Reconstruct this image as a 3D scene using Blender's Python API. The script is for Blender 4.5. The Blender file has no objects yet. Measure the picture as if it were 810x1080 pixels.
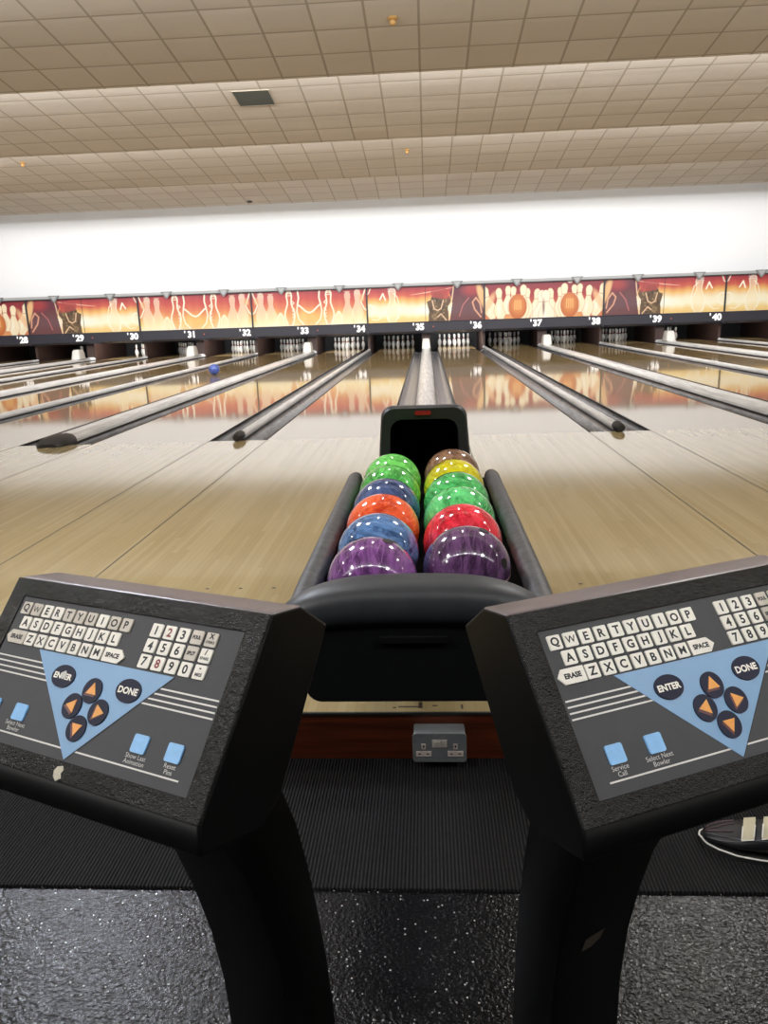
import bpy, bmesh, math, random
import numpy as np
from mathutils import Vector, Matrix
random.seed(7)
S = bpy.context.scene
COL = S.collection
PI = math.pi

# ------------------------------------------------------------ helpers
def link(o, parent=None):
    COL.objects.link(o)
    if parent is not None:
        o.parent = parent
    return o

def tag(o, label=None, cat=None, group=None, kind=None):
    if label: o['label'] = label
    if cat: o['category'] = cat
    if group: o['group'] = group
    if kind: o['kind'] = kind
    return o

def empty(name, loc=(0, 0, 0), label=None, cat=None, group=None):
    o = bpy.data.objects.new(name, None)
    o.empty_display_size = .05
    o.location = loc
    link(o)
    return tag(o, label, cat, group)

def obj(name, bm, mats, parent=None, smooth=False, bevel=0, seg=2, subsurf=0, loc=None, autos=None):
    bmesh.ops.recalc_face_normals(bm, faces=bm.faces)
    me = bpy.data.meshes.new(name)
    bm.to_mesh(me); bm.free()
    if not isinstance(mats, (list, tuple)): mats = [mats]
    for m in mats: me.materials.append(m)
    if smooth:
        for p in me.polygons: p.use_smooth = True
    o = bpy.data.objects.new(name, me)
    link(o, parent)
    if loc is not None: o.location = loc
    if bevel:
        md = o.modifiers.new('bevel', 'BEVEL'); md.width = bevel; md.segments = seg
        md.limit_method = 'ANGLE'; md.angle_limit = math.radians(35)
        md.use_clamp_overlap = True
        for p in me.polygons: p.use_smooth = True
        wn = o.modifiers.new('wn', 'WEIGHTED_NORMAL'); wn.keep_sharp = False
    if subsurf:
        md = o.modifiers.new('sub', 'SUBSURF'); md.levels = subsurf; md.render_levels = subsurf
    if autos is not None:
        me.set_sharp_from_angle(angle=math.radians(autos))
    return o

def box(bm, x0, x1, y0, y1, z0, z1, mi=0):
    vs = [bm.verts.new((x, y, z)) for z in (z0, z1) for y in (y0, y1) for x in (x0, x1)]
    fs = [(0, 1, 3, 2), (4, 6, 7, 5), (0, 4, 5, 1), (2, 3, 7, 6), (0, 2, 6, 4), (1, 5, 7, 3)]
    for f in fs:
        fc = bm.faces.new([vs[i] for i in f]); fc.material_index = mi
    return vs

def prism(bm, pts, axis, a0, a1, mi=0):
    """extrude a closed 2D outline along axis. pts in the remaining two axes order"""
    def mk(p, a):
        if axis == 'x': return (a, p[0], p[1])
        if axis == 'y': return (p[0], a, p[1])
        return (p[0], p[1], a)
    A = [bm.verts.new(mk(p, a0)) for p in pts]
    B = [bm.verts.new(mk(p, a1)) for p in pts]
    n = len(pts)
    for i in range(n):
        f = bm.faces.new((A[i], A[(i+1) % n], B[(i+1) % n], B[i])); f.material_index = mi
    f = bm.faces.new(A); f.material_index = mi
    f = bm.faces.new(B[::-1]); f.material_index = mi

def lathe(bm, prof, c=(0, 0, 0), n=16, mi=0, axis='z'):
    rings = []
    for (z, r) in prof:
        if r < 1e-6:
            p = (0, 0, z)
            rings.append([p]); continue
        rings.append([(r*math.cos(2*PI*i/n), r*math.sin(2*PI*i/n), z) for i in range(n)])
    def tr(p):
        if axis == 'x': p = (p[2], p[0], p[1])
        if axis == 'y': p = (p[0], p[2], p[1])
        return (p[0]+c[0], p[1]+c[1], p[2]+c[2])
    R = [[bm.verts.new(tr(p)) for p in r] for r in rings]
    for a, b in zip(R, R[1:]):
        if len(a) == 1 and len(b) == 1: continue
        for i in range(n):
            j = (i+1) % n
            if len(a) == 1: f = bm.faces.new((a[0], b[i], b[j]))
            elif len(b) == 1: f = bm.faces.new((a[i], a[j], b[0]))
            else: f = bm.faces.new((a[i], a[j], b[j], b[i]))
            f.material_index = mi
    for r, fl in ((R[0], 1), (R[-1], 0)):
        if len(r) > 1:
            f = bm.faces.new(r if not fl else r[::-1]); f.material_index = mi

def tube(bm, pts, rad, n=10, mi=0, caps=True):
    pts = [Vector(p) for p in pts]
    rr = rad if isinstance(rad, (list, tuple)) else [rad]*len(pts)
    prev = None; rings = []
    for i, p in enumerate(pts):
        t = (pts[min(i+1, len(pts)-1)] - pts[max(i-1, 0)]).normalized()
        up = Vector((0, 0, 1)) if abs(t.z) < .95 else Vector((1, 0, 0))
        if prev is not None: up = prev
        s = t.cross(up).normalized(); u = s.cross(t).normalized(); prev = u
        rings.append([bm.verts.new(p + (s*math.cos(2*PI*k/n) + u*math.sin(2*PI*k/n))*rr[i]) for k in range(n)])
    for a, b in zip(rings, rings[1:]):
        for k in range(n):
            f = bm.faces.new((a[k], a[(k+1) % n], b[(k+1) % n], b[k])); f.material_index = mi
    if caps:
        bm.faces.new(rings[0][::-1]).material_index = mi
        bm.faces.new(rings[-1]).material_index = mi

def loft(bm, rings, mi=0, closed=True, caps=True):
    R = [[bm.verts.new(p) for p in r] for r in rings]
    n = len(R[0])
    for a, b in zip(R, R[1:]):
        for k in range(n if closed else n-1):
            f = bm.faces.new((a[k], a[(k+1) % n], b[(k+1) % n], b[k])); f.material_index = mi
    if caps and closed:
        bm.faces.new(R[0][::-1]).material_index = mi
        bm.faces.new(R[-1]).material_index = mi

def rrect(x0, x1, y0, y1, r, n=5):
    out = []
    for cx, cy, a in ((x1-r, y1-r, 0), (x0+r, y1-r, 90), (x0+r, y0+r, 180), (x1-r, y0+r, 270)):
        for i in range(n+1):
            t = math.radians(a + 90*i/n)
            out.append((cx + r*math.cos(t), cy + r*math.sin(t)))
    return out

_tc = {}
def text_geo(s, size, bold=0.0):
    key = (s, size, bold)
    if key in _tc: return _tc[key]
    cu = bpy.data.curves.new('lettering', 'FONT')
    cu.body = s; cu.size = size; cu.align_x = 'CENTER'; cu.align_y = 'CENTER'; cu.offset = bold
    cu.resolution_u = 3
    o = bpy.data.objects.new('lettering', cu)
    COL.objects.link(o)
    dg = bpy.context.evaluated_depsgraph_get(); dg.update()
    me = bpy.data.meshes.new_from_object(o.evaluated_get(dg))
    xs = [v.co.x for v in me.vertices]; ys = [v.co.y for v in me.vertices]
    mx, my = (min(xs)+max(xs))/2, (min(ys)+max(ys))/2
    vs = [(v.co.x-mx, v.co.y-my) for v in me.vertices]
    fs = [tuple(p.vertices) for p in me.polygons]
    wd = max(xs)-min(xs)
    bpy.data.objects.remove(o); bpy.data.curves.remove(cu); bpy.data.meshes.remove(me)
    _tc[key] = (vs, fs, wd)
    return _tc[key]

def add_text(bm, s, size, place, mi=0, bold=0.0, fit=None, sx=1.0):
    """place(u, v) -> 3D"""
    vs, fs, wd = text_geo(s, size, bold)
    k = 1.0
    if fit and wd > fit: k = fit/wd
    V = [bm.verts.new(place(x*k*sx, y*max(k, .8))) for x, y in vs]
    for f in fs:
        try:
            fc = bm.faces.new([V[i] for i in f]); fc.material_index = mi
        except ValueError: pass

# ------------------------------------------------------------ materials
class NT:
    def __init__(s, name):
        s.m = bpy.data.materials.new(name); s.m.use_nodes = True
        s.t = s.m.node_tree; s.b = s.t.nodes['Principled BSDF']
    def n(s, ty, **kw):
        nd = s.t.nodes.new(ty)
        for k, v in kw.items():
            if k in nd.inputs.keys(): nd.inputs[k].default_value = v
            else: setattr(nd, k, v)
        return nd
    def l(s, a, b): s.t.links.new(a, b)
    def val(s, v, sock):
        if isinstance(v, (int, float)): sock.default_value = v
        else: s.l(v, sock)
    def math(s, op, a, b=None, c=None):
        nd = s.t.nodes.new('ShaderNodeMath'); nd.operation = op
        s.val(a, nd.inputs[0])
        if b is not None: s.val(b, nd.inputs[1])
        if c is not None: s.val(c, nd.inputs[2])
        return nd.outputs[0]
    def obj(s):
        return s.n('ShaderNodeTexCoord').outputs['Object']
    def xyz(s, v):
        nd = s.n('ShaderNodeSeparateXYZ'); s.l(v, nd.inputs[0]); return nd.outputs
    def comb(s, x, y, z):
        nd = s.n('ShaderNodeCombineXYZ')
        for i, v in enumerate((x, y, z)): s.val(v, nd.inputs[i])
        return nd.outputs[0]
    def mapping(s, v, scale=(1, 1, 1), rot=(0, 0, 0), loc=(0, 0, 0)):
        nd = s.n('ShaderNodeMapping'); s.l(v, nd.inputs[0])
        nd.inputs['Scale'].default_value = scale; nd.inputs['Rotation'].default_value = rot
        nd.inputs['Location'].default_value = loc
        return nd.outputs[0]
    def noise(s, v, scale, detail=3, rough=.5, dist=0):
        nd = s.n('ShaderNodeTexNoise'); s.l(v, nd.inputs['Vector'])
        nd.inputs['Scale'].default_value = scale; nd.inputs['Detail'].default_value = detail
        nd.inputs['Roughness'].default_value = rough; nd.inputs['Distortion'].default_value = dist
        return nd.outputs['Fac']
    def white(s, v):
        nd = s.n('ShaderNodeTexWhiteNoise'); s.l(v, nd.inputs[0]); return nd.outputs['Value']
    def ramp(s, f, stops, interp='LINEAR'):
        nd = s.n('ShaderNodeValToRGB'); s.l(f, nd.inputs[0]); r = nd.color_ramp; r.interpolation = interp
        while len(r.elements) < len(stops): r.elements.new(.5)
        for e, (p, c) in zip(r.elements, stops):
            e.position = p; e.color = (*c[:3], 1) if not isinstance(c, (int, float)) else (c, c, c, 1)
        return nd.outputs[0]
    def mix(s, f, a, b, mode='MIX'):
        nd = s.n('ShaderNodeMix', data_type='RGBA', blend_type=mode)
        s.val(f, nd.inputs[0])
        for v, i in ((a, 6), (b, 7)):
            if isinstance(v, (tuple, list)): nd.inputs[i].default_value = (*v[:3], 1)
            else: s.l(v, nd.inputs[i])
        return nd.outputs[2]
    def bump(s, h, strength=.3, dist=.01):
        nd = s.n('ShaderNodeBump'); s.l(h, nd.inputs['Height'])
        nd.inputs['Strength'].default_value = strength; nd.inputs['Distance'].default_value = dist
        s.l(nd.outputs[0], s.b.inputs['Normal'])
    def set(s, **kw):
        for k, v in kw.items():
            k = k.replace('_', ' ')
            sk = s.b.inputs[k]
            if isinstance(v, (int, float)): sk.default_value = v
            elif isinstance(v, (tuple, list)): sk.default_value = (*v[:3], 1)
            else: s.l(v, sk)
        return s.m

def srgb(r, g, b):
    def f(c):
        c /= 255
        return c/12.92 if c <= .04045 else ((c+.055)/1.055)**2.4
    return (f(r), f(g), f(b))

def plain(name, col, rough=.5, metal=0, nz=0, nscale=30, spec=.5, emit=0, coat=0):
    t = NT(name)
    c = col
    if nz:
        f = t.noise(t.obj(), nscale, 4)
        c = t.mix(f, tuple(x*(1-nz) for x in col), tuple(min(1, x*(1+nz)) for x in col))
    t.set(Base_Color=c, Roughness=rough, Metallic=metal, Specular_IOR_Level=spec, Coat_Weight=coat)
    if emit:
        t.set(Emission_Color=c, Emission_Strength=emit)
    return t.m

def mat_wood(name, base, dark, rough, oil=False):
    t = NT(name); o = t.obj(); x, y, z = t.xyz(o)
    bw = .0275
    bi = t.math('FLOOR', t.math('DIVIDE', x, bw))
    fr = t.math('FRACT', t.math('DIVIDE', x, bw))
    # staggered board lengths
    off = t.math('MULTIPLY', t.white(t.comb(bi, 0, 0)), 3.0)
    bj = t.math('FLOOR', t.math('DIVIDE', t.math('ADD', y, off), 1.6))
    rnd = t.white(t.comb(bi, bj, 3))
    seam = t.math('LESS_THAN', fr, .06)
    grain = t.noise(t.mapping(o, (40, 1.2, 1)), 1.0, 2, .5)
    patch = t.noise(t.mapping(o, (.5, .35, 1)), 1.0, 3)
    f = t.math('ADD', t.math('MULTIPLY', rnd, .5), t.math('MULTIPLY', grain, .5))
    c = t.mix(f, dark, base)
    c = t.mix(t.math('MULTIPLY', patch, .35), c, tuple(v*.72 for v in base))
    c = t.mix(t.math('MULTIPLY', seam, .22), c, tuple(v*.4 for v in dark))
    r = t.math('ADD', rough, t.math('MULTIPLY', t.noise(t.mapping(o, (.8, .4, 1)), 2.0, 1), .02))
    t.set(Base_Color=c, Roughness=r, Specular_IOR_Level=.95)
    return t.m

M = {}
M['approach'] = mat_wood('approach_maple', srgb(188, 170, 128), srgb(162, 142, 98), .065)
M['lane'] = mat_wood('lane_maple', srgb(170, 146, 104), srgb(140, 116, 76), .045)
M['seam'] = plain('seam_black', (.02, .018, .015), .6)
M['scuff'] = plain('scuff', (.06, .035, .02), .7)

def mat_ceiling():
    t = NT('ceiling_tiles'); o = t.obj(); x, y, z = t.xyz(o)
    P = 3.893
    yy = t.math('MODULO', t.math('ADD', t.math('SUBTRACT', 11.16, y), P*8), P)   # distance before the next edge
    fx = t.math('FRACT', t.math('ADD', t.math('DIVIDE', x, .6), 50.0))
    fy = t.math('FRACT', t.math('DIVIDE', t.math('SUBTRACT', yy, .06), .585))
    ix = t.math('FLOOR', t.math('ADD', t.math('DIVIDE', x, .6), 50.0)); iy = t.math('FLOOR', t.math('DIVIDE', y, .585))
    ex = t.math('MINIMUM', fx, t.math('SUBTRACT', 1.0, fx)); ey = t.math('MINIMUM', fy, t.math('SUBTRACT', 1.0, fy))
    e = t.math('MINIMUM', ex, ey)
    line = t.math('MULTIPLY', t.math('LESS_THAN', e, .024), .8)
    rnd = t.white(t.comb(ix, iy, 1))
    spk = t.noise(o, 90, 4, .7)
    c = t.mix(rnd, srgb(206, 199, 190), srgb(216, 210, 202))
    c = t.mix(t.math('MULTIPLY', spk, .18), c, srgb(170, 162, 150))
    c = t.mix(t.math('MULTIPLY', t.noise(t.mapping(o, (.3, .3, .3)), 1.5, 3), .25), c, srgb(176, 160, 128))
    c = t.mix(line, c, srgb(158, 148, 132))
    pill = t.math('MINIMUM', t.math('MULTIPLY', e, 6.0), 1.0)
    t.bump(pill, .25, .01)
    return t.set(Base_Color=c, Roughness=.85, Specular_IOR_Level=.2)
M['ceiling'] = mat_ceiling()
M['white_wall'] = plain('white_wall', srgb(236, 237, 238), .8, nz=.02, nscale=1)
M['side_wall'] = plain('side_wall_paint', srgb(150, 145, 138), .8, nz=.04, nscale=2)
M['rear_wall'] = plain('rear_wall_paint', srgb(60, 56, 54), .8, nz=.05, nscale=2)

def mat_rubber():
    t = NT('speckled_rubber'); o = t.obj()
    n1 = t.noise(o, 130, 2, .5, .4)
    v = t.n('ShaderNodeTexVoronoi'); t.l(o, v.inputs['Vector']); v.inputs['Scale'].default_value = 105
    cell = t.white(v.outputs['Position'])
    sp = t.math('MULTIPLY', t.math('LESS_THAN', v.outputs['Distance'], .21), t.math('GREATER_THAN', cell, .82))
    c = t.mix(t.math('MULTIPLY', sp, .6), t.mix(n1, (.003, .003, .0035), (.008, .008, .009)), (.5, .5, .48))
    t.bump(n1, .55, .004)
    return t.set(Base_Color=c, Roughness=.25, Specular_IOR_Level=.2)
M['rubber'] = mat_rubber()

def mat_carpet():
    t = NT('ribbed_carpet'); o = t.obj(); x, y, z = t.xyz(o)
    w = t.math('SINE', t.math('MULTIPLY', x, 2*PI/.0085))
    w = t.math('ADD', t.math('MULTIPLY', w, .5), .5)
    nz = t.noise(t.mapping(o, (1, .25, 1)), 260, 3)
    f = t.math('MULTIPLY', w, t.math('ADD', .35, nz))
    c = t.mix(f, (.003, .003, .003), (.027, .027, .029))
    t.bump(w, .9, .004)
    return t.set(Base_Color=c, Roughness=.9, Specular_IOR_Level=.15)
M['carpet'] = mat_carpet()

def mat_riser():
    t = NT('mahogany_riser'); o = t.obj()
    g = t.noise(t.mapping(o, (1.5, 20, 30)), 1.5, 5, .6, .6)
    c = t.ramp(g, [(.3, srgb(60, 25, 12)), (.7, srgb(108, 50, 25))])
    return t.set(Base_Color=c, Roughness=.35)
M['riser'] = mat_riser()

M['black_plastic'] = plain('black_plastic', (.005, .0055, .006), .4, spec=.3, nz=.3, nscale=60)
M['hood_plastic'] = plain('hood_plastic', (.026, .028, .031), .45, spec=.35, nz=.3, nscale=30)
M['matte_black'] = plain('matte_black', (.003, .003, .003), .9, spec=.1)
M['pit_black'] = plain('pit_black', (.012, .013, .018), .6)
M['mask_navy'] = plain('mask_navy', srgb(40, 40, 50), .4, nz=.1, nscale=2)
M['mask_edge'] = plain('mask_edge', (.02, .02, .025), .5)
M['white_num'] = plain('number_white', (.9, .9, .9), .5, emit=.35)  # faint glow added to the numerals' white
M['rail_white'] = plain('rail_white', srgb(160, 162, 162), .35)
M['rail_shade'] = plain('rail_shade', srgb(120, 122, 122), .4)
M['kick'] = plain('kickback_wood', srgb(60, 42, 37), .5, nz=.3, nscale=5)
M['box_white'] = plain('cover_white', srgb(214, 212, 206), .35)
M['orange_dot'] = plain('sensor_red', srgb(190, 90, 70), .4)
def mat_gutter():
    t = NT('gutter_grey'); o = t.obj()
    n = t.noise(t.mapping(o, (6, .8, 6)), 3, 4, .6)
    c = t.ramp(n, [(.3, srgb(78, 80, 84)), (.7, srgb(128, 129, 133))])
    return t.set(Base_Color=c, Roughness=.22, Metallic=.0)
M['gutter'] = mat_gutter()
def mat_cap():
    t = NT('silver_cap'); o = t.obj()
    n = t.noise(t.mapping(o, (10, .7, 10)), 3, 4, .6)
    c = t.ramp(n, [(.3, srgb(188, 188, 188)), (.7, srgb(228, 228, 226))])
    return t.set(Base_Color=c, Roughness=.22, Metallic=.0)
M['cap'] = mat_cap()
M['cap_end'] = plain('cap_end_black', (.02, .02, .02), .45, nz=.2)
M['rail_grey'] = None
def mat_railgrey():
    t = NT('worn_grey_rail'); o = t.obj()
    n = t.noise(t.mapping(o, (6, 6, 6)), 5, 6, .75)
    c = t.ramp(n, [(.35, (.022, .023, .025)), (.65, (.075, .075, .078))])
    t.bump(n, .3, .003)
    return t.set(Base_Color=c, Roughness=.5)
M['rail_grey'] = mat_railgrey()

def mat_ball(name, a, b, scale=5, sharp=.5, rot=(.3, .4, 0)):
    t = NT(name); o = t.obj()
    w = t.noise(t.mapping(o, (18, 5, 10), rot), scale/5, 5, .62, 1.6)
    c = t.ramp(w, [(.33, a), (.44, tuple((p*.45+q*.55) for p, q in zip(a, b))), (.58, tuple(min(1, q*1.25) for q in b))])
    wl = t.noise(t.mapping(o, (60, 9, 30), rot), scale/5, 4, .6, 2.0)
    c = t.mix(t.ramp(wl, [(.5, 0), (.62, .55)]), c, tuple(min(1, q*1.7+.02) for q in b))
    return t.set(Base_Color=c, Roughness=.12, Specular_IOR_Level=.5, Coat_Weight=.6, Coat_Roughness=.04)
M['hole'] = plain('finger_hole', (.003, .002, .003), .6)

def mat_crackle():
    t = NT('crackled_black_paint'); o = t.obj()
    n = t.noise(o, 620, 3, .6, .5); n2 = t.noise(o, 26, 3)
    n3 = t.noise(o, 170, 3, .6, .3)
    h = t.math('ADD', t.math('ADD', n, t.math('MULTIPLY', n3, 1.4)), t.math('MULTIPLY', n2, .4))
    c = t.mix(t.math('MULTIPLY', n2, .6), (.004, .004, .004), (.03, .03, .03))
    t.bump(h, 1., .0028)
    return t.set(Base_Color=c, Roughness=.16, Specular_IOR_Level=.6)
M['crackle'] = mat_crackle()
M['console_black'] = plain('console_black', (.0022, .0022, .0024), .45, nz=.3, nscale=40, spec=.22)
M['console_sheen'] = plain('console_painted_sheen', (.09, .066, .068), .3, nz=.4, nscale=25)  # pinkish sheen of the console top put into the base colour
M['pad_grey'] = plain('keypad_charcoal', srgb(54, 55, 58), .65, nz=.08, nscale=60)
M['key'] = plain('key_cream', srgb(226, 222, 210), .5, nz=.1, nscale=120)
M['key_worn'] = plain('key_worn', srgb(186, 178, 164), .5, nz=.25, nscale=120)
M['key_ink'] = plain('key_ink', (.012, .012, .012), .6)
M['key_red'] = plain('key_red_ink', srgb(130, 50, 45), .6)
M['blue'] = plain('panel_blue', srgb(114, 156, 194), .5, nz=.07, nscale=20)
M['btn_blue'] = plain('button_blue', srgb(116, 174, 224), .45, nz=.15, nscale=150)
M['navy'] = plain('button_navy', srgb(22, 25, 48), .6, spec=.25)
M['orange'] = plain('arrow_orange', srgb(226, 150, 52), .5, nz=.15, nscale=200)
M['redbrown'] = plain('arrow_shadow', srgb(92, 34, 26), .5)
M['line'] = plain('line_silver', srgb(205, 203, 196), .45)
M['print'] = plain('print_grey', srgb(186, 184, 178), .5)
M['chip'] = plain('bare_chip', srgb(176, 168, 146), .5, nz=.3, nscale=250)
M['sticker'] = plain('torn_sticker', srgb(86, 76, 66), .7, nz=.4, nscale=300)
M['steel'] = plain('galvanised_steel', srgb(122, 126, 128), .45, metal=.2, nz=.15, nscale=80)
M['socket_white'] = plain('socket_white', srgb(206, 192, 184), .45)
M['dark'] = plain('dark_slot', (.006, .006, .006), .6)
M['brass'] = plain('brass', srgb(186, 146, 88), .4, metal=.2)
M['vent'] = plain('vent_dark', srgb(62, 64, 56), .6)
M['vent_frame'] = plain('vent_frame', srgb(170, 162, 146), .6)
M['pin'] = plain('pin_white', (.86, .86, .84), .25, coat=.4)
M['pin_red'] = plain('pin_red', srgb(150, 30, 30), .35)
M['shoe_black'] = plain('shoe_black', (.006, .006, .008), .45, nz=.4, nscale=90)
M['shoe_sole'] = plain('shoe_sole', (.02, .02, .02), .6)
M['welt'] = plain('shoe_welt', srgb(215, 212, 204), .5)
M['strap'] = plain('shoe_strap', srgb(184, 176, 150), .6, nz=.12, nscale=150)
M['strap_edge'] = plain('strap_edge', srgb(222, 220, 214), .5)
M['stitch'] = plain('shoe_stitch', srgb(86, 86, 90), .6)
M['stitch_pink'] = plain('shoe_vamp_trim', srgb(92, 70, 76), .6)
M['red_label'] = plain('red_label', srgb(150, 30, 26), .4)
M['white_ball_track'] = plain('gutter_line', (.01, .01, .012), .5)

# ------------------------------------------------------------ camera (fitted)
F_PX, PITCH, YAW, ROLL, CX, CH = 811.9586, .2518, -.0619, -.0344, .0248, 1.0662
def cam_axes():
    cy, sy, cp, sp, cr, sr = math.cos(YAW), math.sin(YAW), math.cos(PITCH), math.sin(PITCH), math.cos(ROLL), math.sin(ROLL)
    fw = Vector((sy*cp, cy*cp, -sp)); rt = Vector((cy, -sy, 0)); up = rt.cross(fw)
    return cr*rt + sr*up, -sr*rt + cr*up, fw
rt, up, fw = cam_axes()
cd = bpy.data.cameras.new('camera'); cam = bpy.data.objects.new('camera', cd); COL.objects.link(cam)
cd.sensor_fit = 'HORIZONTAL'; cd.sensor_width = 36; cd.lens = 36*F_PX/810
cd.clip_start = .02; cd.clip_end = 200
cam.matrix_world = Matrix(((rt.x, up.x, -fw.x, CX), (rt.y, up.y, -fw.y, 0), (rt.z, up.z, -fw.z, CH), (0, 0, 0, 1)))
S.camera = cam

# ------------------------------------------------------------ dimensions
YF = 6.82          # foul line
YR = 1.922         # edge of the approach
ZL = -.149         # lower floor
YE = 1.413         # carpet edge
YM = 23.18         # masking front
KS = list(range(-4, 4))      # lane pairs; pair centre at 3.4*k
X0, X1 = -15.35, 11.95
WH, NH = .352, .268          # half widths of wide / narrow dividers

# ------------------------------------------------------------ setting
def struct(name, bm, m, **kw):
    o = obj(name, bm, m, **kw); o['kind'] = 'structure'; return o

# approach floor
bm = bmesh.new()
box(bm, X0, X1, YR, YF, -.008, 0, 0)
zt = .0006
def deck(x0, x1, y0, y1, mi): 
    vs = [bm.verts.new(p) for p in ((x0, y0, zt), (x1, y0, zt), (x1, y1, zt), (x0, y1, zt))]
    bm.faces.new(vs).material_index = mi
for k in KS:
    for s in (-1, 1):
        if s*1 > 0 or k > KS[0]:
            pass
        for xx in (3.4*k + s*WH, 3.4*k + s*(1.7-NH)):
            deck(xx-.003, xx+.003, YR, YF, 1)
for k in KS:                                     # guide dots
    for s in (-1, 1):
        cxl = 3.4*k + s*.892
        for j in range(-3, 4):
            for yy in (2.93, YF-.35):
                r = .009
                ring = [bm.verts.new((cxl + j*.1375 + r*math.cos(a*PI/4), yy + r*math.sin(a*PI/4), zt)) for a in range(8)]
                bm.faces.new(ring).material_index = 2
for (x0, x1, y0, y1) in ((-.075, -.015, 1.945, 1.952), (-.018, -.008, 1.94, 1.975), (.02, .035, 1.95, 1.957), (.10, .106, 1.935, 1.96), (-.09, -.08, 1.94, 1.947)):
    deck(x0, x1, y0, y1, 2)
struct('floor', bm, [M['approach'], M['seam'], M['scuff']])

# sub floor beneath the lanes
bm = bmesh.new(); box(bm, X0, X1, YF, 26.3, -.2, -.14)
struct('floor', bm, M['pit_black'])
# lower concourse floor
bm = bmesh.new(); box(bm, X0, X1, -3.5, YR+.02, ZL-.05, ZL)
struct('floor', bm, M['rubber'])
# riser
bm = bmesh.new(); box(bm, X0, X1, YR-.003, YR+.03, ZL, -.0085)
struct('trim_1', bm, M['riser'])
bm = bmesh.new(); box(bm, X0, X1, YR-.006, YR-.0001, -.0084, -.001)
struct('trim_2', bm, M['seam'])

# carpet
bm = bmesh.new(); box(bm, X0, X1, YE, YR-.0035, ZL, ZL+.006)
tag(obj('carpet_runner', bm, M['carpet']), 'dark ribbed carpet strip laid along the foot of the wooden step', 'carpet')

# ceiling profile (Y, Z): saw-tooth tiers
P = 3.893; EZ = 4.10; SL = .125
prof = []
edges = [11.16 + P*i for i in range(-3, 3)] + [22.45]
y_start = -3.5
prof.append((y_start, EZ + SL*(edges[0]-y_start)))
for i, e in enumerate(edges):
    prof.append((e, EZ))
    nxt = edges[i+1] if i+1 < len(edges) else None
    top = EZ + SL*(nxt-e) if nxt is not None else EZ + .32
    prof.append((e+.015, top))
prof.append((23.75, EZ + .32))
bm = bmesh.new()
rows = [[bm.verts.new((x, y, z)) for (y, z) in prof] for x in (X0, X1)]
for i in range(len(prof)-1):
    f = bm.faces.new((rows[0][i], rows[0][i+1], rows[1][i+1], rows[1][i]))
    f.material_index = 1 if i >= len(prof)-3 and prof[i][0] > 22 else 0
struct('ceiling', bm, [M['ceiling'], M['white_wall']])
def ceil_z(y):
    for e in edges:
        if y <= e: return EZ + SL*(e-y)
    return EZ+.32

bm = bmesh.new(); box(bm, X0, X1, 23.72, 23.85, 1.75, EZ+.4)
struct('wall_back', bm, M['white_wall'])
bm = bmesh.new(); box(bm, X0-.1, X0, -3.5, 26.3, -.25, 5.6)
struct('wall_left', bm, M['side_wall'])
bm = bmesh.new(); box(bm, X1, X1+.1, -3.5, 26.3, -.25, 5.6)
struct('wall_right', bm, M['side_wall'])
bm = bmesh.new(); box(bm, X0, X1, -3.6, -3.5, -.25, 5.6)
struct('wall_front', bm, M['rear_wall'])
bm = bmesh.new(); box(bm, X0, X1, 26.2, 26.3, -.2, 1.8)
struct('wall_pit', bm, M['pit_black'])
bm = bmesh.new(); box(bm, X0, X1, YM+.08, 26.2, 1.70, 1.76)
struct('trim_3', bm, M['pit_black'])

# ------------------------------------------------------------ lanes and dividers
def lane_x(n):       # centre x of lane n
    k = (n-35)//2 if n % 2 else (n-36)//2
    return 3.4*k + (-.892 if n % 2 else .892)
LW = (1.7-NH-WH)/2
for n in range(27, 43):
    cxl = lane_x(n)
    bm = bmesh.new(); box(bm, cxl-LW, cxl+LW, YF+.003, 26.1, -.12, -.001)
    o = obj('bowling_lane', bm, M['lane'])
    lab = 'polished maple bowling lane running up to the pins under number %d' % n
    if n in (27, 41, 42): lab = {27: 'polished maple lane at the far left, left of the lane numbered 28', 41: 'polished maple lane just right of the lane numbered 40', 42: 'polished maple lane at the far right end'}[n]
    tag(o, lab, 'lane', 'bowling lanes')

def gutter_bm(x0, x1):
    bm = bmesh.new()
    n = 10; d = .085; pr = []
    for i in range(n+1):
        a = PI*i/n
        pr.append(((x0+x1)/2 - (x1-x0)/2*math.cos(a)*1.0, -.004 - d*math.sin(a)**.7))
    A = [bm.verts.new((x, YF+.003, z)) for x, z in pr]; B = [bm.verts.new((x, YM+.24, z)) for x, z in pr]
    for i in range(n):
        bm.faces.new((A[i], A[i+1], B[i+1], B[i]))
    # thin dark lips
    for xx in (x0, x1):
        box(bm, xx-.006, xx+.006, YF+.003, YM+.24, -.02, .002, 1)
    return bm

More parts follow.
